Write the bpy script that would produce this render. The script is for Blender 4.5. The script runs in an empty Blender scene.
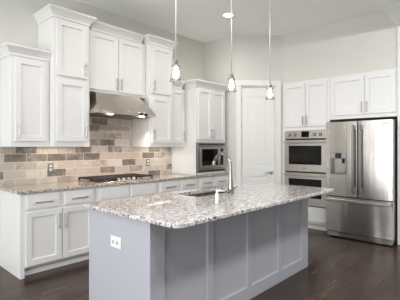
import bpy, bmesh, math, random
from mathutils import Vector, Matrix
random.seed(7)
C = bpy.context.scene.collection
SC = bpy.context.scene
V = Vector

# ------------------------------------------------------------------ camera, world, lights, exposure
FPX = 343.0
THETA = math.radians(42.74)          # +X runs along the hood wall, +Y towards it
cam = bpy.data.cameras.new('camera'); co = bpy.data.objects.new('camera', cam); C.objects.link(co)
cam.sensor_width = 36; cam.sensor_fit = 'HORIZONTAL'; cam.lens = 36 * FPX / 400; cam.shift_y = -3.0 / 400
co.location = (0, 0, 1.37); co.rotation_euler = (math.pi / 2, 0, THETA - math.pi / 2)
SC.camera = co
SC.view_settings.view_transform = 'Standard'; SC.view_settings.look = 'None'
SC.view_settings.gamma = 1; SC.view_settings.use_curve_mapping = False
SC.view_settings.exposure = 0.47
SC.cycles.max_bounces = 12; SC.cycles.diffuse_bounces = 6; SC.cycles.glossy_bounces = 4
SC.cycles.sample_clamp_indirect = 6

wd = bpy.data.worlds.new('world'); SC.world = wd; wd.use_nodes = True
bg = wd.node_tree.nodes['Background']; bg.inputs[0].default_value = (0.95, 0.98, 1.0, 1); bg.inputs[1].default_value = 0.3

def area(name, loc, direction, sx, sy, power, col=(1, 1, 1), spread=math.pi):
    l = bpy.data.lights.new(name, 'AREA'); l.shape = 'RECTANGLE'; l.size = sx; l.size_y = sy
    l.energy = power; l.color = col; l.spread = spread
    o = bpy.data.objects.new(name, l); C.objects.link(o); o.location = loc
    o.rotation_euler = V(direction).to_track_quat('-Z', 'Y').to_euler()
    return o
area('window_daylight', (-3.4, 1.6, 1.4), (1, -.05, .15), 4.9, 2.4, 172, (0.92, 0.97, 1.0))
area('patio_daylight', (1.0, -3.4, 1.4), (0, 1, 0.9), 6.4, 2.4, 18, (0.95, 0.99, 1.0))
for dlx in (-0.2, 0.8, 1.8, 2.8, 3.8):     # unseen fill lamps, added above the camera to brighten the cabinets
    area('room_fill_lamp', (dlx, 0.1, 3.05), (.4, .2, -1), .4, .4, 23, (0.98, 0.99, 1.0))
for dlx, dlp in ((1.2, 4), (2.63, 6), (4.06, 6)):            # the row of ceiling downlights over the aisle
    area('downlight_beam', (dlx, 3.18, 3.33), (0, 0, -1), .13, .13, dlp, (1, .96, .90), math.radians(150))

# ------------------------------------------------------------------ materials
def nmat(name):
    m = bpy.data.materials.new(name); m.use_nodes = True
    nt = m.node_tree; return m, nt, nt.nodes['Principled BSDF'], nt.links
def srgb(r, g, b):
    f = lambda c: (c / 255 / 12.92) if c / 255 <= 0.04045 else ((c / 255 + 0.055) / 1.055) ** 2.4
    return (f(r), f(g), f(b), 1)
def plain(name, col, rough=0.5, metal=0.0, bump=0.0, bscale=60, spec=0.5, var=0.0):
    m, nt, b, L = nmat(name)
    b.inputs['Roughness'].default_value = rough; b.inputs['Metallic'].default_value = metal
    b.inputs['Specular IOR Level'].default_value = spec
    tc = nt.nodes.new('ShaderNodeTexCoord')
    n = nt.nodes.new('ShaderNodeTexNoise'); n.inputs['Scale'].default_value = bscale; n.inputs['Detail'].default_value = 3
    L.new(tc.outputs['Object'], n.inputs['Vector'])
    r = nt.nodes.new('ShaderNodeValToRGB')
    c0 = tuple(c * (1 - var) for c in col[:3]) + (1,)
    r.color_ramp.elements[0].color = c0; r.color_ramp.elements[1].color = col
    r.color_ramp.elements[0].position = 0.35; r.color_ramp.elements[1].position = 0.65
    L.new(n.outputs['Fac'], r.inputs['Fac']); L.new(r.outputs['Color'], b.inputs['Base Color'])
    if bump:
        bp = nt.nodes.new('ShaderNodeBump'); bp.inputs['Strength'].default_value = bump; bp.inputs['Distance'].default_value = 0.002
        L.new(n.outputs['Fac'], bp.inputs['Height']); L.new(bp.outputs['Normal'], b.inputs['Normal'])
    return m
def emit(name, col, s):
    m, nt, b, L = nmat(name)
    b.inputs['Base Color'].default_value = col; b.inputs['Emission Color'].default_value = col
    b.inputs['Emission Strength'].default_value = s
    return m
def steel(name, col, rough, spread, k=0.3, wave=(0, 0, 0), wscale=(1, 1, 1)):
    m, nt, b, L = nmat(name)                 # spread: axis along which the fine brush lines scatter the light
    b.inputs['Metallic'].default_value = 1.0; b.inputs['Roughness'].default_value = rough; b.inputs['Base Color'].default_value = col
    tc = nt.nodes.new('ShaderNodeTexCoord'); geo = nt.nodes.new('ShaderNodeNewGeometry')
    def offset(scale, vec):
        mp = nt.nodes.new('ShaderNodeMapping'); mp.inputs['Scale'].default_value = scale
        n = nt.nodes.new('ShaderNodeTexNoise'); n.inputs['Scale'].default_value = 1.0; n.inputs['Detail'].default_value = 1
        L.new(tc.outputs['Object'], mp.inputs['Vector']); L.new(mp.outputs['Vector'], n.inputs['Vector'])
        sb = nt.nodes.new('ShaderNodeMath'); sb.operation = 'SUBTRACT'; sb.inputs[1].default_value = 0.5; L.new(n.outputs['Fac'], sb.inputs[0])
        sc = nt.nodes.new('ShaderNodeVectorMath'); sc.operation = 'SCALE'; sc.inputs[0].default_value = vec; L.new(sb.outputs[0], sc.inputs['Scale'])
        return sc.outputs['Vector']
    fs = [600, 600, 600]; fs[spread] = 1900; fv = [0, 0, 0]; fv[spread] = k
    a1 = nt.nodes.new('ShaderNodeVectorMath'); a1.operation = 'ADD'; L.new(geo.outputs['Normal'], a1.inputs[0]); L.new(offset(fs, fv), a1.inputs[1])
    a2 = nt.nodes.new('ShaderNodeVectorMath'); a2.operation = 'ADD'; L.new(a1.outputs[0], a2.inputs[0]); L.new(offset(wscale, wave), a2.inputs[1])
    nm = nt.nodes.new('ShaderNodeVectorMath'); nm.operation = 'NORMALIZE'; L.new(a2.outputs[0], nm.inputs[0])
    L.new(nm.outputs[0], b.inputs['Normal'])
    return m
def granite(name, light, mid, dark, fleck=0.36, blot=(0.40, 0.62), rough=0.05):
    m, nt, b, L = nmat(name)
    b.inputs['Roughness'].default_value = rough; b.inputs['Specular IOR Level'].default_value = 0.8
    tc = nt.nodes.new('ShaderNodeTexCoord')
    def noise(s, d, rgh=0.6):
        n = nt.nodes.new('ShaderNodeTexNoise'); n.inputs['Scale'].default_value = s; n.inputs['Detail'].default_value = d
        n.inputs['Roughness'].default_value = rgh; L.new(tc.outputs['Object'], n.inputs['Vector']); return n
    def ramp(src, p0, p1, c0=(0, 0, 0, 1), c1=(1, 1, 1, 1)):
        r = nt.nodes.new('ShaderNodeValToRGB'); e = r.color_ramp.elements
        e[0].position = p0; e[1].position = p1; e[0].color = c0; e[1].color = c1
        L.new(src, r.inputs['Fac']); return r
    big = ramp(noise(26, 5, 0.65).outputs['Fac'], blot[0], blot[1], mid, light)
    vo = nt.nodes.new('ShaderNodeTexVoronoi'); vo.inputs['Scale'].default_value = 120
    L.new(tc.outputs['Object'], vo.inputs['Vector'])
    grain = ramp(vo.outputs['Color'], 0.1, 0.9, (0.80, 0.78, 0.78, 1), (1.06, 1.06, 1.06, 1))
    mul = nt.nodes.new('ShaderNodeMix'); mul.data_type = 'RGBA'; mul.blend_type = 'MULTIPLY'; mul.inputs[0].default_value = 1
    L.new(big.outputs['Color'], mul.inputs[6]); L.new(grain.outputs['Color'], mul.inputs[7])
    fl = ramp(noise(58, 3, 0.65).outputs['Fac'], fleck, fleck + 0.07, (1, 1, 1, 1), (0, 0, 0, 1))
    mx = nt.nodes.new('ShaderNodeMix'); mx.data_type = 'RGBA'
    L.new(fl.outputs['Color'], mx.inputs[0]); L.new(mul.outputs[2], mx.inputs[6]); mx.inputs[7].default_value = dark
    L.new(mx.outputs[2], b.inputs['Base Color'])
    return m
def tile_mat():
    m, nt, b, L = nmat('travertine_tile')
    b.inputs['Roughness'].default_value = 0.38
    BW, RH = 0.25, 0.099
    def math_(op, x, y=None, z=None):
        n = nt.nodes.new('ShaderNodeMath'); n.operation = op
        for i, v in enumerate((x, y, z)):
            if v is None: continue
            if isinstance(v, (int, float)): n.inputs[i].default_value = v
            else: L.new(v, n.inputs[i])
        return n.outputs[0]
    tc = nt.nodes.new('ShaderNodeTexCoord'); sp = nt.nodes.new('ShaderNodeSeparateXYZ'); cb = nt.nodes.new('ShaderNodeCombineXYZ')
    L.new(tc.outputs['Object'], sp.inputs[0]); L.new(sp.outputs['X'], cb.inputs[0]); L.new(sp.outputs['Z'], cb.inputs[1])
    br = nt.nodes.new('ShaderNodeTexBrick'); L.new(cb.outputs[0], br.inputs['Vector'])
    for k, v in (('Scale', 1), ('Brick Width', BW), ('Row Height', RH), ('Mortar Size', 0.0035), ('Mortar Smooth', 0.2)): br.inputs[k].default_value = v
    row = math_('FLOOR', math_('DIVIDE', sp.outputs['Z'], RH))
    even = math_('SUBTRACT', 1.0, math_('MODULO', row, 2.0))
    col = math_('FLOOR', math_('ADD', math_('DIVIDE', sp.outputs['X'], BW), math_('MULTIPLY', even, 0.5)))
    idv = nt.nodes.new('ShaderNodeCombineXYZ'); L.new(col, idv.inputs[0]); L.new(row, idv.inputs[1]); idv.inputs[2].default_value = 3.0
    wn = nt.nodes.new('ShaderNodeTexWhiteNoise'); wn.noise_dimensions = '3D'; L.new(idv.outputs[0], wn.inputs['Vector'])
    sc = nt.nodes.new('ShaderNodeVectorMath'); sc.operation = 'MULTIPLY_ADD'; sc.inputs[1].default_value = (9, 9, 9)
    L.new(wn.outputs['Color'], sc.inputs[0]); L.new(cb.outputs[0], sc.inputs[2])
    n = nt.nodes.new('ShaderNodeTexNoise'); n.inputs['Scale'].default_value = 11; n.inputs['Detail'].default_value = 5; n.inputs['Roughness'].default_value = 0.6
    n.inputs['Distortion'].default_value = 1.0; L.new(sc.outputs[0], n.inputs['Vector'])
    fac = math_('ADD', wn.outputs['Value'], math_('MULTIPLY_ADD', n.outputs['Fac'], 0.9, -0.45))
    r = nt.nodes.new('ShaderNodeValToRGB'); e = r.color_ramp.elements; L.new(fac, r.inputs['Fac'])
    e[0].position = 0.0; e[0].color = srgb(112, 105, 98); e[1].position = 1.0; e[1].color = srgb(210, 201, 190)
    for p, c in ((0.16, srgb(138, 129, 121)), (0.32, srgb(170, 158, 148)), (0.52, srgb(196, 182, 171)), (0.80, srgb(188, 175, 164))):
        x = e.new(p); x.color = c
    mx = nt.nodes.new('ShaderNodeMix'); mx.data_type = 'RGBA'; L.new(br.outputs['Fac'], mx.inputs[0])
    L.new(r.outputs['Color'], mx.inputs[6]); mx.inputs[7].default_value = srgb(214, 206, 197)
    L.new(mx.outputs[2], b.inputs['Base Color'])
    bp = nt.nodes.new('ShaderNodeBump'); bp.invert = True; bp.inputs['Strength'].default_value = 0.4; bp.inputs['Distance'].default_value = 0.002
    L.new(br.outputs['Fac'], bp.inputs['Height']); L.new(bp.outputs['Normal'], b.inputs['Normal'])
    return m
def floor_mat():
    m, nt, b, L = nmat('dark_plank_floor')
    tc = nt.nodes.new('ShaderNodeTexCoord')
    br = nt.nodes.new('ShaderNodeTexBrick'); br.inputs['Scale'].default_value = 1
    br.inputs['Brick Width'].default_value = 1.35; br.inputs['Row Height'].default_value = 0.127
    br.inputs['Mortar Size'].default_value = 0.0015; br.offset = 0.37
    br.inputs['Color1'].default_value = srgb(50, 38, 33); br.inputs['Color2'].default_value = srgb(76, 61, 54); br.inputs['Mortar'].default_value = srgb(30, 23, 21)
    L.new(tc.outputs['Object'], br.inputs['Vector'])
    mp = nt.nodes.new('ShaderNodeMapping'); mp.inputs['Scale'].default_value = (2.0, 26, 1); L.new(tc.outputs['Object'], mp.inputs['Vector'])
    n = nt.nodes.new('ShaderNodeTexNoise'); n.inputs['Scale'].default_value = 1.5; n.inputs['Detail'].default_value = 5; L.new(mp.outputs[0], n.inputs['Vector'])
    r = nt.nodes.new('ShaderNodeValToRGB'); r.color_ramp.elements[0].color = (0.6, 0.6, 0.6, 1); r.color_ramp.elements[1].color = (1.3, 1.25, 1.2, 1)
    r.color_ramp.elements[0].position = 0.3; r.color_ramp.elements[1].position = 0.7
    L.new(n.outputs['Fac'], r.inputs['Fac'])
    mul = nt.nodes.new('ShaderNodeMix'); mul.data_type = 'RGBA'; mul.blend_type = 'MULTIPLY'; mul.inputs[0].default_value = 1
    L.new(br.outputs['Color'], mul.inputs[6]); L.new(r.outputs['Color'], mul.inputs[7]); L.new(mul.outputs[2], b.inputs['Base Color'])
    mr = nt.nodes.new('ShaderNodeMapRange'); mr.inputs['To Min'].default_value = 0.17; mr.inputs['To Max'].default_value = 0.32
    L.new(n.outputs['Fac'], mr.inputs['Value']); L.new(mr.outputs['Result'], b.inputs['Roughness'])
    b.inputs['Specular IOR Level'].default_value = 0.28
    bp = nt.nodes.new('ShaderNodeBump'); bp.invert = True; bp.inputs['Strength'].default_value = 0.4; bp.inputs['Distance'].default_value = 0.002
    L.new(br.outputs['Fac'], bp.inputs['Height']); L.new(bp.outputs['Normal'], b.inputs['Normal'])
    return m
def glass_mat():
    m = bpy.data.materials.new('clear_seeded_glass'); m.use_nodes = True; nt = m.node_tree; L = nt.links
    nt.nodes.remove(nt.nodes['Principled BSDF'])
    out = nt.nodes['Material Output']
    tr = nt.nodes.new('ShaderNodeBsdfTransparent'); tr.inputs[0].default_value = (0.88, 0.88, 0.87, 1)
    gl = nt.nodes.new('ShaderNodeBsdfGlossy'); gl.inputs['Roughness'].default_value = 0.08
    tl = nt.nodes.new('ShaderNodeBsdfTranslucent'); tl.inputs[0].default_value = (1, 0.97, 0.93, 1)
    lw = nt.nodes.new('ShaderNodeLayerWeight'); lw.inputs['Blend'].default_value = 0.28
    tc = nt.nodes.new('ShaderNodeTexCoord'); n = nt.nodes.new('ShaderNodeTexNoise'); n.inputs['Scale'].default_value = 60
    L.new(tc.outputs['Object'], n.inputs['Vector'])
    bp = nt.nodes.new('ShaderNodeBump'); bp.inputs['Strength'].default_value = 0.3; L.new(n.outputs['Fac'], bp.inputs['Height'])
    L.new(bp.outputs['Normal'], gl.inputs['Normal'])
    a = nt.nodes.new('ShaderNodeMixShader'); a.inputs[0].default_value = 0.025
    L.new(tr.outputs[0], a.inputs[1]); L.new(tl.outputs[0], a.inputs[2])
    c = nt.nodes.new('ShaderNodeMixShader'); L.new(lw.outputs['Facing'], c.inputs[0])
    L.new(a.outputs[0], c.inputs[1]); L.new(gl.outputs[0], c.inputs[2]); L.new(c.outputs[0], out.inputs['Surface'])
    return m

M = {
 'white': plain('white_cabinet_paint', srgb(226, 224, 222), 0.35, bump=0.03, bscale=200, var=0.01),
 'wall': plain('warm_grey_wall_paint', srgb(212, 210, 203), 0.85, bump=0.1, bscale=140, var=0.02),
 'ceil': plain('ceiling_paint', srgb(250, 250, 247), 0.9, bump=0.15, bscale=120, var=0.02),
 'door': plain('white_door_paint', srgb(228, 226, 222), 0.4, var=0.01),
 'grey': plain('grey_island_paint', srgb(176, 176, 183), 0.45, bump=0.03, bscale=200, var=0.02),
 'nickel': plain('brushed_nickel', srgb(184, 180, 175), 0.34, 1.0, var=0.1, bscale=80),
 'satinwhite': plain('pale_grey_plastic', srgb(206, 206, 206), 0.4, var=0.02),
 'satin': plain('satin_nickel_rod', srgb(226, 224, 220), 0.45, 0.6, var=0.05),
 'chrome': plain('polished_nickel', srgb(158, 155, 151), 0.2, 1.0, var=0.05, bscale=30),
 'steel': steel('stainless_horizontal_brush', srgb(196, 190, 184), 0.28, 2, 0.7),
 'steelv': steel('stainless_door_brush', srgb(192, 186, 181), 0.20, 2, 1.0, (0, .35, 0), (1, 5, .5)),
 'steelx': steel('stainless_hood_brush', srgb(206, 197, 187), 0.20, 2, 0.6, (.3, 0, 0), (4, 1, 1)),
 'dsteel': plain('dark_steel', srgb(134, 130, 126), 0.35, 1.0, var=0.1),
 'black': plain('black_glass', srgb(16, 16, 17), 0.06, var=0.2, bscale=5, spec=0.25),
 'matblack': plain('black_cast_iron', srgb(34, 31, 30), 0.55, bump=0.2, bscale=200, var=0.2),
 'darkgrey': plain('charcoal_side_panel', srgb(46, 46, 48), 0.5, var=0.1),
 'plastic': plain('white_plastic', srgb(232, 232, 230), 0.3, var=0.01),
 'greyplate': plain('grey_plate_metal', srgb(128, 124, 118), 0.4, 0.3, var=0.05),
 'display': plain('dark_display', srgb(28, 38, 48), 0.1, var=0.3, bscale=40),
 'tile': tile_mat(), 'floor': floor_mat(), 'glass': glass_mat(),
 'granite': granite('pale_speckled_granite', srgb(228, 225, 224), srgb(190, 182, 180), srgb(74, 67, 66), 0.395),
 'granite2': granite('tan_speckled_granite', srgb(226, 219, 208), srgb(186, 175, 162), srgb(86, 79, 73), 0.42),
 'bulb': emit('warm_bulb_glow', (1.0, 0.94, 0.85, 1), 28),
 'lens': emit('downlight_glow', (1.0, 0.96, 0.90, 1), 14),
 'hoodlens': emit('hood_lamp_glow', (1.0, 0.86, 0.66, 1), 8),
}

# ------------------------------------------------------------------ geometry helpers
class Fr:                                    # a face frame: u along the face, w out of it, z up
    def __init__(s, o, U, N): s.o, s.U, s.N = V(o), V(U).normalized(), V(N).normalized()
    def p(s, u, w, z): return s.o + s.U * u + s.N * w + V((0, 0, z))
def FA(y): return Fr((0, y, 0), (1, 0, 0), (0, -1, 0))
def FB(x): return Fr((x, 0, 0), (0, 1, 0), (-1, 0, 0))
W = Fr((0, 0, 0), (1, 0, 0), (0, 1, 0))      # plain world axes

class MB:
    def __init__(s): s.bm = bmesh.new()
    def box(s, F, u0, u1, w0, w1, z0, z1, bev=0.0, seg=1):
        b = bmesh.new()
        vs = [b.verts.new(F.p(u, w, z)) for z in (z0, z1) for w in (w0, w1) for u in (u0, u1)]
        for q in ((0, 1, 3, 2), (4, 6, 7, 5), (0, 4, 5, 1), (2, 3, 7, 6), (0, 2, 6, 4), (1, 5, 7, 3)):
            b.faces.new([vs[i] for i in q])
        if bev:
            bmesh.ops.bevel(b, geom=b.edges[:], offset=bev, segments=seg, affect='EDGES', profile=0.5)
        s._merge(b); return s
    def wbox(s, x0, x1, y0, y1, z0, z1, bev=0.0, seg=1): return s.box(W, x0, x1, y0, y1, z0, z1, bev, seg)
    def _merge(s, b, smooth=False):
        bmesh.ops.recalc_face_normals(b, faces=b.faces[:])
        mp = {v: s.bm.verts.new(v.co) for v in b.verts}
        for f in b.faces:
            try:
                nf = s.bm.faces.new([mp[v] for v in f.verts]); nf.smooth = f.smooth or smooth
            except ValueError: pass
        b.free()
    def loft(s, rings, smooth=False, cap=True, closed=False):
        b = bmesh.new()
        R = [[b.verts.new(p) for p in r] for r in rings]
        n = len(R[0])
        pairs = list(zip(R, R[1:])) + ([(R[-1], R[0])] if closed else [])
        for A, B in pairs:
            for i in range(n):
                f = b.faces.new((A[i], A[(i + 1) % n], B[(i + 1) % n], B[i])); f.smooth = smooth
        if cap and not closed:
            b.faces.new(R[0]); b.faces.new(list(reversed(R[-1])))
        s._merge(b); return s
    def panel(s, F, u0, u1, z0, z1, w0, prof):       # prof: [(inset, w)] from the back out to the middle
        rings = []
        for ins, w in prof:
            rings.append([F.p(u0 + ins, w0 + w, z0 + ins), F.p(u1 - ins, w0 + w, z0 + ins),
                          F.p(u1 - ins, w0 + w, z1 - ins), F.p(u0 + ins, w0 + w, z1 - ins)])
        return s.loft(rings)
    def tube(s, pts, r, n=10, cap=True):
        pts = [V(p) for p in pts]; rr = r if isinstance(r, (list, tuple)) else [r] * len(pts)
        T = [(pts[min(i + 1, len(pts) - 1)] - pts[max(i - 1, 0)]).normalized() for i in range(len(pts))]
        a = T[0].orthogonal().normalized(); rings = []
        for p, t, q in zip(pts, T, rr):
            a = (a - t * a.dot(t)).normalized(); c = t.cross(a)
            rings.append([p + (a * math.cos(2 * math.pi * k / n) + c * math.sin(2 * math.pi * k / n)) * q for k in range(n)])
        return s.loft(rings, smooth=True, cap=cap)
    def lathe(s, c, prof, n=24, axis=(0, 0, 1), cap=True):
        ax = V(axis).normalized(); a = ax.orthogonal().normalized(); b = ax.cross(a); c = V(c)
        rings = [[c + ax * h + (a * math.cos(2 * math.pi * k / n) + b * math.sin(2 * math.pi * k / n)) * max(r, 1e-4) for k in range(n)] for r, h in prof]
        return s.loft(rings, smooth=True, cap=cap)

def world_origin(o):
    while o.parent: o = o.parent
    return V(o.location)
def obj(name, mb, mat, parent=None, label=None, origin=None):
    me = bpy.data.meshes.new(name)
    org = world_origin(parent) if parent else V(origin or (0, 0, 0))
    for v in mb.bm.verts: v.co -= org
    mb.bm.to_mesh(me); mb.bm.free()
    me.materials.append(M[mat])
    o = bpy.data.objects.new(name, me); C.objects.link(o)
    if parent: o.parent = parent
    else: o.location = org
    if label: o['label'] = label
    return o
def tag(o, label, cat, group=None):
    o['label'] = label; o['category'] = cat; o['kind'] = 'thing'
    if group: o['group'] = group
    return o
def thing(name, label, cat, loc, group=None):
    o = bpy.data.objects.new(name, None); C.objects.link(o); o.location = loc; o.empty_display_size = 0.1
    return tag(o, label, cat, group)
def struct(name, mb, mat, origin=None):
    o = obj(name, mb, mat, None, None, origin); o['kind'] = 'structure'; return o

DOORP = [(0, 0), (0, .018), (.002, .020), (.060, .020), (.064, .006), (.074, .006)]
DRAWP = [(0, 0), (0, .012), (.003, .014), (.014, .014), (.018, .020)]
def pull(F, parent, u, w, z0, z1=None, length=None):      # bar pull: vertical z0..z1, or horizontal of a length
    b = MB()
    if length is None:
        b.box(F, u - .006, u + .006, w + .024, w + .036, z0, z1, .003)
        for z in (z0 + .025, z1 - .025): b.box(F, u - .005, u + .005, w - .001, w + .027, z - .005, z + .005)
    else:
        b.box(F, u - length / 2, u + length / 2, w + .024, w + .036, z0 - .006, z0 + .006, .003)
        for x in (u - length / 2 + .025, u + length / 2 - .025): b.box(F, x - .005, x + .005, w - .001, w + .027, z0 - .005, z0 + .005)
    return obj('handle', b, 'nickel', parent)
def door(F, root, u0, u1, z0, z1, hu=None, hz=None, w=0.0):
    d = obj('door', MB().panel(F, u0, u1, z0, z1, w + .001, DOORP), 'white', root)
    if hu is not None: pull(F, d, hu, w + .02, hz[0], hz[1])
    return d
def drawer(F, root, u0, u1, z0, z1, handle=True, name='drawer', hl=0.2):
    d = obj(name, MB().panel(F, u0, u1, z0, z1, .001, DRAWP), 'white', root)
    if handle: pull(F, d, (u0 + u1) / 2, .02, (z0 + z1) / 2, length=hl)
    return d
CROWN = [(.0, -.11), (.010, -.11), (.010, -.085), (.018, -.075), (.030, -.055), (.052, -.030), (.058, -.022), (.066, -.022), (.066, 0)]
def crown(root, x0, x1, yf, yb, top, Lo, Ro, F1=1, sc=1.0):
    rings = []
    for o, h in CROWN:
        a, b_, f = x0 - o * Lo, x1 + o * Ro, yf - o * F1
        rings.append([(a, f, top + h * sc), (b_, f, top + h * sc), (b_, yb, top + h * sc), (a, yb, top + h * sc)])
    return obj('crown_moulding', MB().loft(rings), 'white', root)

# ------------------------------------------------------------------ room shell
CEIL, LOWC, YA, XB, HY = 3.35, 3.07, 4.38, 5.48, 1.238
P0, P1 = V((4.85, 3.657, 0)), V((XB, 3.078, 0))
struct('floor', MB().wbox(-3.6, 6.3, -3.6, 4.6, -.1, 0), 'floor')
struct('ceiling', MB().wbox(-3.6, 6.3, HY, 4.6, CEIL, CEIL + .3).wbox(-3.6, 6.3, -3.6, HY, LOWC, CEIL + .3), 'ceil')
struct('wall_back', MB().wbox(-3.6, 4.85, YA, YA + .15, 0, CEIL), 'wall')
# pantry: a return wall, then the diagonal wall with its door opening
D = Fr(P0, P1 - P0, V((-(P0 - P1).y, (P0 - P1).x, 0)) * (1 if True else -1))
if D.N.dot(V((-1, -1, 0))) < 0: D.N = -D.N
DL = (P1 - P0).length
dx0, dx1, dtop = .115, DL - .115, 2.446
struct('wall_pantry', MB().wbox(4.85, 4.97, 3.66, YA + .15, 0, CEIL)
       .box(D, 0, dx0, -.1, 0, 0, CEIL).box(D, dx1, DL, -.1, 0, 0, CEIL).box(D, dx0, dx1, -.1, 0, dtop, CEIL), 'wall')
m = MB()
for a, b_ in ((dx0 - .092, dx0 + .002), (dx1 - .002, dx1 + .092)): m.box(D, a, b_, .001, .02, 0, dtop + .006, .004)
m.box(D, dx0 - .092, dx0 - .078, .02, .030, 0, dtop + .006, .003).box(D, dx1 + .078, dx1 + .092, .02, .030, 0, dtop + .006, .003)
m.box(D, dx0 - .012, dx0 + .001, .02, .026, 0, dtop + .006, .003).box(D, dx1 - .001, dx1 + .012, .02, .026, 0, dtop + .006, .003)
m.box(D, dx0 - .105, dx1 + .105, .001, .024, dtop + .006, dtop + .10, .004)
m.box(D, dx0 + .001, dx0 + .014, -.1, 0, 0, dtop).box(D, dx1 - .014, dx1 - .001, -.1, 0, 0, dtop).box(D, dx0, dx1, -.1, 0, dtop - .013, dtop)
struct('trim_1', m, 'door')
dm = MB(); ua, ub = dx0 + .017, dx1 - .017
dm.box(D, ua, ub, -.062, -.032, .012, dtop - .017)
for z0, z1 in ((.012, .24), (.86, 1.01), (2.28, dtop - .017)): dm.box(D, ua + .105, ub - .105, -.033, -.022, z0, z1)
dm.box(D, ua, ua + .105, -.033, -.022, .012, dtop - .017).box(D, ub - .105, ub, -.033, -.022, .012, dtop - .017)
for z0, z1 in ((.24, .86), (1.01, 2.28)):
    dm.panel(D, ua + .105, ub - .105, z0, z1, -.034, [(0, -.006), (.0, .012), (.006, .012), (.010, -.006), (.034, -.006), (.055, .006)])
d1 = struct('door_1', dm, 'door')
hu = ub - .055
lv = MB().lathe(D.p(hu, -.022, .915), [(.03, 0), (.03, .008), (.024, .012), (.012, .012), (.011, .05), (.0, .05)], 20, D.N)
lv.tube([D.p(hu, .024, .915), D.p(hu - .03, .028, .918), D.p(hu - .11, .026, .917), D.p(hu - .125, .022, .914)], [.010, .009, .008, .007], 10)
obj('handle', lv, 'nickel', d1, 'brushed nickel lever handle')
for z in (.25, 1.1, 1.75, 2.2):
    obj('hinge', MB().tube([D.p(ua - .004, -.012, z - .05), D.p(ua - .004, -.012, z + .05)], .009, 8), 'nickel', d1)
# oven and refrigerator wall: soffit over the built-ins, recess behind, end wall on the right
struct('wall_right', MB().wbox(XB, 6.2, HY, 3.14, 2.495, CEIL).wbox(6.1, 6.2, HY, 3.14, 0, 2.495).wbox(XB, 6.1, 3.04, 3.14, 0, 2.495)
       .wbox(5.45, 6.2, HY - .22, HY - .005, 0, CEIL), 'wall')
struct('trim_2', MB().wbox(5.418, 5.449, HY - .22, HY - .004, 0, LOWC - .003, .004), 'door')
# the rest of the room, behind the camera: walls with wide windows
struct('wall_left', MB().wbox(-3.6, -3.5, -3.6, 4.38, 0, .15).wbox(-3.6, -3.5, -3.6, 4.38, 2.75, LOWC)
       .wbox(-3.6, -3.5, -3.6, -1.7, .15, 2.75).wbox(-3.6, -3.5, 4.1, 4.38, .15, 2.75).wbox(-3.6, -3.5, HY, 4.38, LOWC, CEIL), 'wall')
struct('wall_front', MB().wbox(-3.5, 6.2, -3.6, -3.5, 0, .1).wbox(-3.5, 6.2, -3.6, -3.5, 2.75, LOWC)
       .wbox(-3.5, -2.3, -3.6, -3.5, .1, 2.75).wbox(4.3, 6.2, -3.6, -3.5, .1, 2.75), 'wall')
struct('wall_side', MB().wbox(6.2, 6.3, -3.6, HY, 0, LOWC), 'wall')
m = MB()
for y in (-1.7, .23, 2.17, 4.05): m.wbox(-3.58, -3.52, y, y + .05, .15, 2.75)
for z in (.15, 2.70): m.wbox(-3.58, -3.52, -1.7, 4.1, z, z + .05)
struct('window_1', m, 'door')
m = MB()
for x in (-2.3, -.1, 2.1, 4.25): m.wbox(x, x + .05, -3.58, -3.52, .1, 2.75)
for z in (.1, 2.70): m.wbox(-2.3, 4.3, -3.58, -3.52, z, z + .05)
struct('window_2', m, 'door')

struct('wall_backsplash', MB().wbox(1.34, 4.014, YA - .010, YA - .001, .9145, 1.368).wbox(2.235, 3.185, YA - .010, YA - .001, 1.368, 2.085), 'tile')

# ------------------------------------------------------------------ wall-hung cabinets
UB = 1.372; YB = YA - .002
G1 = 'white wall cabinets along the hood wall'
def hang(label, x0, x1, yf, z0, top, cr, back=YB):
    t = thing('hanging_cabinet', label, 'cabinet', ((x0 + x1) / 2, yf, z0), G1)
    obj('body', MB().wbox(x0 + .001, x1 - .001, yf, back, z0, top - .11, .002), 'white', t)
    if cr: crown(t, cr[0], cr[1], yf, back, top, cr[2], cr[3], 1, cr[4] if len(cr) > 4 else 1)
    return t
TY, LY = 3.958, 4.05
F = FA(LY)
t = hang('short white single-door cabinet at the far left end with its handle low on the left', 1.34, 1.765, LY, UB, 2.486, (1.34, 1.764, 1, 0))
door(F, t, 1.385, 1.725, 1.435, 2.355, 1.415, (1.47, 1.63))
F = FA(TY)
t = hang('tall white cabinet of two stacked doors left of the range hood', 1.767, 2.232, TY, UB, 3.0, (1.767, 2.232, 1, 1))
door(F, t, 1.805, 2.195, 1.435, 2.17, 2.165, (1.47, 1.63)); door(F, t, 1.805, 2.195, 2.215, 2.87, 2.165, (2.245, 2.405))
F = FA(LY)
t = hang('white double-door cabinet directly above the steel range hood', 2.234, 3.188, LY, 2.092, 3.0, (2.302, 3.12, 0, 0))
door(F, t, 2.275, 2.705, 2.125, 2.87, 2.675, (2.15, 2.31)); door(F, t, 2.717, 3.145, 2.125, 2.87, 2.747, (2.15, 2.31))
F = FA(TY)
t = hang('tall white cabinet of two stacked doors right of the range hood', 3.19, 3.652, TY, UB, 3.0, (3.19, 3.652, 1, 1))
door(F, t, 3.228, 3.614, 1.435, 2.12, 3.258, (1.47, 1.63)); door(F, t, 3.228, 3.614, 2.165, 2.87, 3.258, (2.195, 2.355))
F = FA(LY)
t = hang('narrow low white cabinet between the tall cabinet and the microwave tower', 3.654, 4.014, LY, UB, 2.43, (3.654, 3.948, 0, 0))
door(F, t, 3.685, 3.985, 1.435, 2.30, 3.957, (1.47, 1.63))

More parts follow.
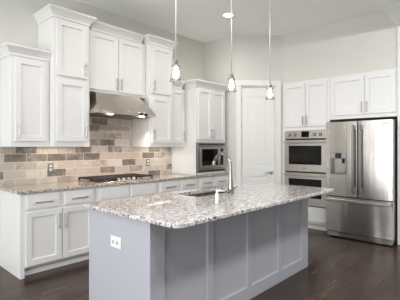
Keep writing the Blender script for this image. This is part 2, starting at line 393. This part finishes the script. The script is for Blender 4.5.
MY = 3.80
F = FA(MY)
t = thing('microwave_cabinet', 'white tower cabinet with two doors above a built-in microwave', 'cabinet', (4.387, MY, .917), G1)
obj('body', MB().wbox(4.017, 4.767, MY, YB, 1.435, 2.35, .002).wbox(4.017, 4.042, MY, YB, .917, 1.436).wbox(4.742, 4.767, MY, YB, .917, 1.436)
    .wbox(4.042, 4.742, MY, YB, .917, .952), 'white', t)
crown(t, 4.017, 4.767, MY, YB, 2.455, 1, .5)
door(F, t, 4.052, 4.385, 1.49, 2.33, 4.359, (1.51, 1.67)); door(F, t, 4.397, 4.732, 1.49, 2.33, 4.423, (1.51, 1.67))

# built-in microwave
t = thing('microwave', 'built-in stainless microwave in the white tower beside the faucet', 'microwave', (4.392, MY, .96))
F = FA(MY - .002)
obj('body', MB().wbox(4.057, 4.727, MY, 4.30, .97, 1.425), 'darkgrey', t)
m = MB(); x0, x1, z0, z1 = 4.027, 4.757, .958, 1.432
m.box(F, x0, x1, .003, .02, 1.385, z1, .003).box(F, x0, x1, .003, .02, z0, 1.005, .003).box(F, x0, x0 + .06, .003, .02, 1.004, 1.386, .003).box(F, x1 - .06, x1, .003, .02, 1.004, 1.386, .003)
obj('trim_frame', m, 'steel', t)
obj('gap_shade_strip', MB().box(F, x0 - .008, x1 + .008, .0, .0028, z0 - .008, z1 + .008), 'black', t, 'dark gap around the trim frame, drawn as a thin black strip')  # black sheet put in as the shade of the gap around the microwave
for za, zb in ((1.398, 1.422), (.966, .99)): obj('vent', MB().box(F, x0 + .03, x1 - .03, .0205, .022, za, zb), 'matblack', t, 'black vent slot')
m = MB(); m.box(F, 4.092, 4.567, .004, .032, 1.012, 1.378, .004)
dd = obj('door', m, 'steel', t)
obj('window', MB().box(F, 4.132, 4.522, .033, .035, 1.065, 1.335), 'black', dd, 'black glass window')
obj('handle', MB().tube([F.p(4.550, .06, 1.05), F.p(4.550, .06, 1.34)], .009).tube([F.p(4.550, .03, 1.07), F.p(4.550, .06, 1.07)], .006).tube([F.p(4.550, .03, 1.32), F.p(4.550, .06, 1.32)], .006), 'steel', dd)
cp = obj('control_panel', MB().box(F, 4.571, 4.692, .004, .032, 1.012, 1.378, .004), 'steel', t)
obj('keypad', MB().box(F, 4.592, 4.672, .033, .035, 1.06, 1.27), 'black', cp)
obj('display', MB().box(F, 4.592, 4.672, .033, .035, 1.29, 1.345), 'display', cp)

# ------------------------------------------------------------------ base cabinets and worktop of the hood wall
BY, BT = 3.77, .883
G2 = 'white base cabinets along the hood wall'
F = FA(BY)
def base(label, x0, x1, endpanel=False, flush=False):
    t = thing('base_cabinet', label, 'cabinet', ((x0 + x1) / 2, BY, 0), G2)
    m = MB().wbox(x0 + .001, x1 - .001, BY, YB, .10, BT, .0015)
    if endpanel: m.wbox(x0, x0 + .045, BY - .001, YB, 0, BT, .0015)
    obj('body', m, 'white', t)
    yk = BY if flush else BY + .07
    obj('toe_kick', MB().wbox(x0 + (.046 if endpanel else .002), x1 - .002, yk, yk + .018, .001, .099), 'white', t)
    return t
t = base('white base cabinet at the left end with two drawers over two doors', 1.34, 2.205, True)
drawer(F, t, 1.392, 1.762, .705, .862); drawer(F, t, 1.800, 2.168, .705, .862)
door(F, t, 1.392, 1.772, .118, .685, 1.742, (.46, .64)); door(F, t, 1.790, 2.168, .118, .685, 1.820, (.46, .64))
t = base('white base cabinet with plain handleless fronts below the gas cooktop', 2.207, 3.188, False, True)
drawer(F, t, 2.245, 2.69, .705, .862, False, 'false_front'); drawer(F, t, 2.705, 3.15, .705, .862, False, 'false_front')
door(F, t, 2.245, 2.69, .118, .685, 2.66, (.46, .64)); door(F, t, 2.705, 3.15, .118, .685, 2.735, (.46, .64))
t = base('white base cabinet of two drawers right of the cooktop', 3.19, 4.03)
drawer(F, t, 3.225, 3.60, .705, .862); drawer(F, t, 3.63, 4.0, .705, .862)
door(F, t, 3.225, 3.60, .118, .685, 3.57, (.46, .64)); door(F, t, 3.63, 4.0, .118, .685, 3.66, (.46, .64))
t = base('white base cabinet of two drawers under the microwave tower', 4.032, 4.846)
drawer(F, t, 4.06, 4.39, .705, .862); drawer(F, t, 4.42, 4.81, .705, .862)
door(F, t, 4.06, 4.39, .118, .685, 4.36, (.46, .64)); door(F, t, 4.42, 4.81, .118, .685, 4.45, (.46, .64))
o = obj('countertop', MB().wbox(1.312, 4.847, 3.738, YB, BT + .001, .914, .005, 2), 'granite2', None, None, (3.0, 4.0, BT + .001))
tag(o, 'long speckled granite countertop along the tiled wall under the cooktop', 'countertop')

# gas cooktop
t = thing('gas_cooktop', 'stainless gas cooktop with black grates set on the wall countertop', 'cooktop', (2.71, 4.07, .9145))
obj('tray', MB().wbox(2.255, 3.165, 3.815, 4.325, .9145, .926, .004), 'steelx', t)
for i in range(3):
    x0 = 2.268 + i * .297; x1 = x0 + .292; y0, y1 = (3.835, 4.31) if i != 1 else (3.93, 4.31); m = MB(); h0, h1 = .950, .968
    for x in (x0, x1 - .016): m.wbox(x, x + .016, y0, y1, h0, h1, .003)
    for k in range(5):
        y = y0 + (y1 - y0 - .016) * k / 4; m.wbox(x0, x1, y, y + .014, h0, h1, .003)
    m.wbox((x0 + x1) / 2 - .007, (x0 + x1) / 2 + .007, y0, y1, h0 + .003, h1, .002)
    for x in (x0, x1 - .016):
        for y in (y0, y1 - .016): m.wbox(x, x + .016, y, y + .016, .926, h0 + .004)
    obj('grate', m, 'matblack', t, 'black cast iron grate')
for x, y, r in ((2.41, 3.95, .045), (2.41, 4.20, .038), (2.71, 4.13, .058), (3.01, 3.95, .038), (3.01, 4.20, .045)):
    obj('burner', MB().lathe((x, y, .926), [(r, 0), (r, .008), (r * .8, .012), (r * .75, .018), (0, .019)], 20), 'matblack', t, 'round black burner cap')
for k in range(5):
    x = 2.60 + k * .083
    obj('knob', MB().lathe((x, 3.872, .926), [(.030, 0), (.030, .006), (.025, .01), (.022, .028), (.018, .032), (0, .0325)], 18), 'nickel', t, 'round steel knob')

# range hood
t = thing('range_hood', 'stainless under-cabinet range hood with sloped ends above the cooktop', 'range hood', (2.71, 4.1, 1.80))
hx0, hx1, hf, hb, hz, ht = 2.238, 3.184, 3.81, YA - .012, 1.798, 2.089
R = lambda x0, x1, f, z: [(x0, f, z), (x1, f, z), (x1, hb, z), (x0, hb, z)]
obj('body', MB().loft([R(hx0, hx1, hf, hz), R(hx0, hx1, hf, hz + .045), R(hx0 + .006, hx1 - .006, hf + .004, hz + .05), R(hx0 + .12, hx1 - .135, 4.02, ht)]), 'steelx', t)
obj('filter_panel', MB().wbox(hx0 + .05, hx1 - .05, hf + .09, hb - .03, hz - .006, hz - .001), 'dsteel', t, 'dark mesh filter panel')
for x in (2.47, 2.98):
    obj('lamp_lens', MB().lathe((x, hf + .05, hz - .009), [(.034, 0), (.036, .004), (.036, .008)], 20), 'hoodlens', t, 'lit round hood lamp')
for x in (2.93, 3.015):
    obj('button', MB().lathe((x, hf - .001, hz + .022), [(.019, 0), (.018, .016), (.014, .021), (0, .021)], 16, (0, -1, 0)), 'matblack', t, 'black control knob')
for x in (2.47, 2.98):
    l = bpy.data.lights.new('hood_lamp', 'SPOT'); l.energy = 14; l.color = (1, .78, .66); l.spot_size = math.radians(112); l.spot_blend = .8; l.shadow_soft_size = .035
    lo = bpy.data.objects.new('hood_lamp', l); C.objects.link(lo); lo.location = (x, hf + .10, hz - .03)
area('under_cabinet_lamp', (1.95, 4.22, 1.36), (0, .15, -1), .5, .03, .75, (1, .90, .72))
area('under_cabinet_lamp', (3.60, 4.22, 1.36), (0, .15, -1), .5, .03, 1.0, (1, .93, .80))

# wall outlets on the tile
def outlet(label, F, u, z, w, h, plate, horizontal, group):
    t = thing('power_outlet', label, 'outlet', F.p(u, 0, z), group)
    obj('plate', MB().panel(F, u - w / 2, u + w / 2, z - h / 2, z + h / 2, .001, [(0, 0), (0, .003), (.004, .006)]), plate, t)
    for s in (-1, 1):
        uu, zz = (u + s * w * .2, z) if horizontal else (u, z + s * h * .2)
        so = obj('socket', MB().box(F, uu - .016, uu + .016, .0065, .010, zz - .014, zz + .014, .002), 'plastic' if plate != 'plastic' else 'satinwhite', t, 'white socket face' if plate != 'plastic' else None)
        q = MB()
        for k in (-1, 1):
            if horizontal: q.box(F, uu - .004, uu + .006, .0102, .011, zz + k * .006 - .003, zz + k * .006 + .003)
            else: q.box(F, uu + k * .006 - .0015, uu + k * .006 + .0015, .0102, .011, zz - .004, zz + .006)
        obj('slot', q, 'darkgrey', so)
    return t
FT = FA(YA - .010)
outlet('grey-plated outlet on the tile left of the cooktop', FT, 1.92, 1.105, .072, .115, 'greyplate', False, 'outlets on the tiled wall')
outlet('grey-plated outlet on the tile right of the cooktop', FT, 3.49, 1.12, .072, .115, 'greyplate', False, 'outlets on the tiled wall')

# ------------------------------------------------------------------ oven and refrigerator run
CX = 5.45; F = FB(CX)
t = thing('oven_cabinet', 'tall white cabinet around the double oven with two doors above and a drawer below', 'cabinet', (CX, 2.62, 0), 'white cabinets of the oven wall')
obj('body', MB().wbox(CX, 6.09, 2.208, 3.032, 1.648, 2.489, .002).wbox(CX, 6.09, 2.208, 3.032, .10, .378, .002)
    .wbox(CX, 6.09, 2.208, 2.236, .376, 1.65).wbox(CX, 6.09, 2.994, 3.032, .376, 1.65), 'white', t)
obj('toe_kick', MB().wbox(CX + .06, CX + .08, 2.21, 3.03, .001, .099), 'white', t)
door(F, t, 2.245, 2.605, 1.715, 2.445, 2.575, (1.735, 1.895)); door(F, t, 2.618, 2.995, 1.715, 2.445, 2.648, (1.735, 1.895))
drawer(F, t, 2.245, 2.995, .13, .365, hl=.16)
t = thing('fridge_cabinet', 'wide white two-door cabinet above the refrigerator', 'cabinet', (CX, 1.72, 1.805), 'white cabinets of the oven wall')
obj('body', MB().wbox(CX, 6.09, 1.242, 2.206, 1.805, 2.489, .002), 'white', t)
door(F, t, 1.262, 1.665, 1.865, 2.445, 1.637, (1.895, 2.055)); door(F, t, 1.68, 2.18, 1.865, 2.445, 1.708, (1.895, 2.055))

t = thing('double_oven', 'stainless double wall oven with round knobs built into the white cabinet', 'oven', (CX, 2.615, .38))
oy0, oy1 = 2.240, 2.990
F = FB(CX - .002)
obj('body', MB().wbox(CX + .002, 6.0, oy0 + .002, oy1 - .002, .382, 1.644), 'darkgrey', t)
cp = obj('control_panel', MB().box(F, oy0, oy1, .003, .030, 1.512, 1.643, .004), 'steel', t)
obj('display', MB().box(F, 2.54, 2.675, .031, .033, 1.535, 1.632), 'black', cp, 'black clock display')
for y in (2.345, 2.44, 2.79, 2.89):
    obj('knob', MB().lathe(F.p(y, .031, 1.578), [(.030, 0), (.030, .006), (.024, .01), (.022, .034), (.018, .038), (0, .038)], 20, F.N), 'chrome', cp)
def odoor(z0, z1, wz0, wz1):
    dd = obj('door', MB().box(F, oy0, oy1, .003, .036, z0, z1, .004), 'steel', t)
    obj('window', MB().box(F, oy0 + .085, oy1 - .085, .0365, .0385, wz0, wz1), 'black', dd, 'black oven window')
    h = MB().box(F, oy0 + .01, oy1 - .01, .072, .092, z1 - .05, z1 - .022, .007, 2)
    for y in (oy0 + .03, oy1 - .03): h.box(F, y - .014, y + .014, .036, .075, z1 - .048, z1 - .024, .003)
    obj('handle', h, 'steel', dd)
    return dd
d_ = odoor(.956, 1.488, 1.075, 1.392)
obj('badge', MB().box(F, 2.57, 2.66, .0365, .038, 1.008, 1.020), 'dsteel', d_)
odoor(.395, .932, .52, .835)

# refrigerator
t = thing('refrigerator', 'stainless french-door refrigerator with a water dispenser and bottom freezer drawer', 'refrigerator', (5.3, 1.7, 0))
FX = 5.205; F = FB(FX)
fy0, fy1, fs = 1.238, 2.166, 1.697
obj('body', MB().wbox(5.285, 6.03, fy0 + .012, fy1 - .012, .03, 1.752, .004), 'darkgrey', t, 'charcoal body')
# right door
m = MB(); n = 8
def bowed(y0, y1, z0, z1, holes=None):
    rings = []
    prof = [(-.0765, 0), (-.004, 0), (0.001, .006)]
    b = MB()
    pts = []
    for k in range(n + 1):
        q = k / n; y = y0 + .004 + (y1 - y0 - .008) * q; pts.append((y, .010 * (1 - (2 * q - 1) ** 2)))
    loop = [(y0, -.072), (y0, -.004)] + pts + [(y1, -.004), (y1, -.072)]
    b.loft([[F.p(y, w, z) for y, w in loop] for z in (z0, z1)])
    return b
rd = obj('door', bowed(fy0, fs - .004, .632, 1.748), 'steelv', t)
# left door, with the dispenser recess left open
dy0, dy1, dz0, dz1 = 1.856, 2.092, .965, 1.282
lm = MB()
lm.box(F, fs + .004, dy0, -.072, .008, .632, 1.748, .004).box(F, dy1, fy1, -.072, .008, .632, 1.748, .004)
lm.box(F, dy0 - .001, dy1 + .001, -.072, .008, dz1, 1.748, .002).box(F, dy0 - .001, dy1 + .001, -.072, .008, .632, dz0, .002)
lm.box(F, dy0 - .001, dy1 + .001, -.072, -.060, dz0 - .001, dz1 + .001)
ld = obj('door', lm, 'steelv', t)
m = MB()
for a, b_ in ((dy0, dy0 + .022), (dy1 - .022, dy1)): m.box(F, a, b_, -.0575, .009, dz0 + .012, dz1 - .086, .002)
m.box(F, dy0 + .0005, dy1 - .0005, -.0595, -.0565, dz0 + .001, dz1 - .001)
dp = obj('dispenser', m, 'dsteel', ld, 'recessed water and ice dispenser')
obj('back_plate', MB().box(F, dy0 + .02, dy1 - .02, -.056, -.05, dz0 + .012, dz1 - .086), 'chrome', dp)
obj('tray', MB().box(F, dy0 + .02, dy1 - .02, -.05, .012, dz0 - .004, dz0 + .01, .003), 'dsteel', dp)
obj('spout', MB().box(F, 1.888, 1.928, -.05, -.008, dz1 - .155, dz1 - .085, .006), 'black', dp, 'black spout and paddle')
obj('control_strip', MB().box(F, dy0, dy1, -.05, .011, dz1 - .085, dz1, .003), 'steelv', dp)
obj('display', MB().box(F, 1.925, 2.018, .0115, .0135, dz1 - .082, dz1 - .004), 'display', dp, 'dark blue touch display')
fd = obj('freezer_drawer', bowed(fy0, fy1, .098, .618), 'steelv', t)
def fhandle(y, parent):
    h = MB().box(F, y - .015, y + .015, .050, .078, .70, 1.69, .009, 2)
    for z in (.735, 1.655): h.box(F, y - .018, y + .018, .004, .064, z - .035, z + .035, .006)
    obj('handle', h, 'dsteel', parent, 'thick vertical bar handle')
fhandle(fs - .045, rd); fhandle(fs + .048, ld)
h = MB().box(F, fy0 + .004, fy1 - .004, .050, .075, .555, .600, .009, 2)
for y in (fy0 + .05, fy1 - .05): h.box(F, y - .02, y + .02, .002, .055, .560, .594, .004)
obj('handle', h, 'steel', fd, 'full-width horizontal bar handle')
obj('badge', MB().box(F, 1.285, 1.37, .0075, .0105, 1.690, 1.708, .001), 'dsteel', rd)
g = MB().box(F, fy0 + .01, fy1 - .01, -.06, -.012, .02, .088, .004)
g = obj('grille', g, 'steelv', t)
obj('foot', MB().wbox(5.30, 5.34, fy0 + .03, fy0 + .07, 0, .03), 'matblack', t); obj('foot', MB().wbox(5.30, 5.34, fy1 - .07, fy1 - .03, 0, .03), 'matblack', t)
obj('foot', MB().wbox(5.94, 5.98, fy0 + .03, fy0 + .07, 0, .03), 'matblack', t); obj('foot', MB().wbox(5.94, 5.98, fy1 - .07, fy1 - .03, 0, .03), 'matblack', t)

# ------------------------------------------------------------------ island
ix0, ix1, iy0, iy1 = 1.424, 3.732, 1.761, 2.535
t = thing('kitchen_island', 'grey painted island base with recessed panels along its long side', 'island', ((ix0 + ix1) / 2, (iy0 + iy1) / 2, 0))
m = MB().wbox(ix0, ix0 + .03, iy0, iy1, 0, BT, .002).wbox(ix1 - .03, ix1, iy0, iy1, 0, BT, .002).wbox(ix0 + .03, ix1 - .03, iy1 - .03, iy1, 0, BT)
obj('body', m, 'grey', t)
F = FA(iy0 + .021)
m = MB().box(F, ix0 + .03, ix1 - .03, -.02, -.002, 0, BT)
st = [(ix0 + .03, 1.552), (2.000, 2.064), (2.532, 2.596), (3.072, 3.136), (3.590, ix1 - .03)]
for a, b_ in st: m.box(F, a, b_, -.003, .021, 0, BT, .001)
for (a, b_), (c, d_) in zip(st, st[1:]):
    m.box(F, b_ - .002, c + .002, -.003, .0207, 0, .118, .001).box(F, b_ - .002, c + .002, -.003, .0207, .80, BT)
obj('panelled_side', m, 'grey', t)
FE = Fr((ix0, 0, 0), (0, 1, 0), (-1, 0, 0))
outlet('white double outlet on the end panel of the grey island', FE, 2.150, .675, .128, .082, 'plastic', True, None)

def slab(x0, x1, y0, y1, z0, z1, hole, rad):
    b = bmesh.new(); out = []
    for cx, cy, a0, r in ((x1 - rad[1], y1 - rad[1], 0, rad[1]), (x0 + rad[1], y1 - rad[1], 90, rad[1]), (x0 + rad[0], y0 + rad[0], 180, rad[0]), (x1 - rad[0], y0 + rad[0], 270, rad[0])):
        for k in range(7):
            a = math.radians(a0 + 15 * k); out.append((cx + r * math.cos(a), cy + r * math.sin(a)))
    e = .005
    cxm, cym = (x0 + x1) / 2, (y0 + y1) / 2
    def ins(p, d): return (p[0] + (d if p[0] < cxm else -d), p[1] + (d if p[1] < cym else -d))
    mb = MB()
    rings = [[(p[0], p[1], z0 + e) for p in out], [(p[0], p[1], z1 - e) for p in out]]
    top = [ins(p, e) for p in out]
    def cap(z):
        lo = [b.verts.new((*p, z)) for p in top]; hi = [b.verts.new((*p, z)) for p in hole]
        ed = [b.edges.new((l[i], l[(i + 1) % len(l)])) for l in (lo, hi) for i in range(len(l))]
        bmesh.ops.triangle_fill(b, edges=ed, use_beauty=True)
        return lo, hi
    lo0, hi0 = cap(z0); lo1, hi1 = cap(z1)
    mid0 = [b.verts.new(p) for p in rings[0]]; mid1 = [b.verts.new(p) for p in rings[1]]
    for A, B in ((lo0, mid0), (mid0, mid1), (mid1, lo1), (hi0, hi1)):
        for i in range(len(A)): b.faces.new((A[i], A[(i + 1) % len(A)], B[(i + 1) % len(B)], B[i]))
    mb._merge(b); return mb
sx0, sx1, sy0, sy1 = 2.28, 2.95, 2.135, 2.455
hole = []
for cx, cy, a0 in ((sx1 - .02, sy1 - .02, 0), (sx0 + .02, sy1 - .02, 90), (sx0 + .02, sy0 + .02, 180), (sx1 - .02, sy0 + .02, 270)):
    for k in range(4):
        a = math.radians(a0 + 30 * k); hole.append((cx + .02 * math.cos(a), cy + .02 * math.sin(a)))
o = obj('island_countertop', slab(1.383, 3.772, 1.459, 2.577, BT + .001, .914, hole, (.065, .03)), 'granite', None, None, (2.58, 2.0, BT + .001))
tag(o, 'pale speckled granite slab overhanging the grey island', 'countertop')
# undermount sink
t = thing('kitchen_sink', 'stainless undermount sink set in the island countertop', 'sink', ((sx0 + sx1) / 2, (sy0 + sy1) / 2, .66))
def rr(d, z):
    return [(p[0] + (-d if p[0] > (sx0 + sx1) / 2 else d), p[1] + (-d if p[1] > (sy0 + sy1) / 2 else d), z) for p in hole]
zt = BT - .001
obj('basin', MB().loft([rr(-.02, zt), rr(.002, zt), rr(.006, .70), rr(.02, .685), rr(.02, .677), rr(0, .695), rr(-.012, zt - .004), rr(-.02, zt - .004)], cap=False, closed=True).wbox(sx0 + .02, sx1 - .02, sy0 + .02, sy1 - .02, .677, .685), 'steelx', t)
obj('drain', MB().lathe(((sx0 + sx1) / 2, (sy0 + sy1) / 2, .6855), [(.045, 0), (.045, .003), (.035, .004), (.02, .002), (0, .002)], 20), 'chrome', t)
# faucet
fx, fy = 2.655, 2.045; z0 = .9145
t = thing('kitchen_faucet', 'tall polished gooseneck faucet arching over the island sink', 'faucet', (fx, fy, z0))
obj('base', MB().lathe((fx, fy, z0), [(.031, 0), (.031, .008), (.026, .012), (.025, .020), (0, .02)], 20), 'chrome', t)
obj('neck', None or MB().tube([(fx, fy, z0 + .018), (fx, fy, z0 + .05), (fx, fy, z0 + .10), (fx, fy + .002, z0 + .17)] +
    [(fx - .008 * (k / 10), fy + .107 - .105 * math.cos(math.radians(17 * k)), z0 + .265 + .118 * math.sin(math.radians(17 * k))) for k in range(0, 10)] ,
    [.029, .026, .022, .018] + [.0135] * 10, 14), 'chrome', t)
a9 = math.radians(153); e0 = V((fx - .0072, fy + .107 - .105 * math.cos(a9), z0 + .265 + .118 * math.sin(a9))); dr = V((0, .26, -1)).normalized()
obj('spray_head', MB().tube([e0 - dr * .004, e0 + dr * .012, e0 + dr * .05, e0 + dr * .062], [.0135, .017, .019, .016], 14), 'chrome', t)
obj('lever', MB().tube([(fx + .018, fy, z0 + .045), (fx + .045, fy, z0 + .048), (fx + .075, fy - .004, z0 + .055), (fx + .10, fy - .006, z0 + .062)], [.014, .012, .006, .005], 10), 'chrome', t)
# soap dispenser
bx, by = 2.107, 1.764
t = thing('soap_dispenser', 'small white pump soap dispenser on the island in front of the faucet', 'soap dispenser', (bx, by, z0))
obj('bottle', MB().lathe((bx, by, z0), [(.012, 0), (.0135, .004), (.0135, .078), (.010, .086), (.006, .089), (0, .089)], 16), 'plastic', t)
obj('pump', MB().tube([(bx, by, z0 + .088), (bx, by, z0 + .102)], .006, 8).tube([(bx - .008, by, z0 + .104), (bx + .03, by - .012, z0 + .105), (bx + .062, by - .028, z0 + .099)], [.009, .007, .005], 8), 'plastic', t)

# ------------------------------------------------------------------ pendants and ceiling light
for px, lab in ((1.90, 'nearest and largest-looking glass pendant, hanging at the left over the island'),
                (2.633, 'middle glass pendant of three over the island'),
                (3.334, 'farthest glass pendant, hanging at the right in front of the pantry door')):
    py, zb = 2.02, 1.90
    t = thing('pendant_light', lab, 'pendant light', (px, py, zb), 'glass pendants over the island')
    obj('canopy', MB().lathe((px, py, CEIL - .0255), [(.0, 0), (.03, 0), (.058, .012), (.062, .025)], 24), 'nickel', t)
    obj('rod', MB().tube([(px, py, zb + .17), (px, py, CEIL - .025)], .0055, 8), 'satin', t)
    obj('socket_cap', MB().lathe((px, py, zb + .118), [(.0, 0), (.034, 0), (.034, .012), (.020, .018), (.022, .046), (.012, .054), (.006, .056), (0, .056)], 24), 'nickel', t)
    outp = [(.030, .122), (.034, .112), (.036, .09), (.039, .06), (.044, .03), (.050, .01), (.055, 0)]
    inp = [(r - .003, h) for r, h in reversed(outp)]
    rings = MB().lathe((px, py, zb), outp + inp, 28, cap=False)
    obj('shade', rings, 'glass', t, 'clear flared glass shade')
    obj('bulb', MB().lathe((px, py, zb + .02), [(.0, 0), (.012, .004), (.019, .015), (.021, .028), (.016, .046), (.011, .06), (.010, .098), (0, .098)], 18), 'bulb', t, 'glowing bulb')
lx, ly = 4.06, 3.18
t = thing('recessed_light', 'round lit recessed downlight in the ceiling', 'ceiling light', (lx, ly, CEIL))
obj('trim_ring', MB().lathe((lx, ly, CEIL - .007), [(.070, .0), (.094, .001), (.096, .0065), (.070, .0065)], 32, cap=False), 'plastic', t)
obj('lens', MB().lathe((lx, ly, CEIL - .005), [(.0, 0), (.070, 0), (.070, .0045), (0, .0045)], 32, cap=False), 'lens', t, 'glowing lens')
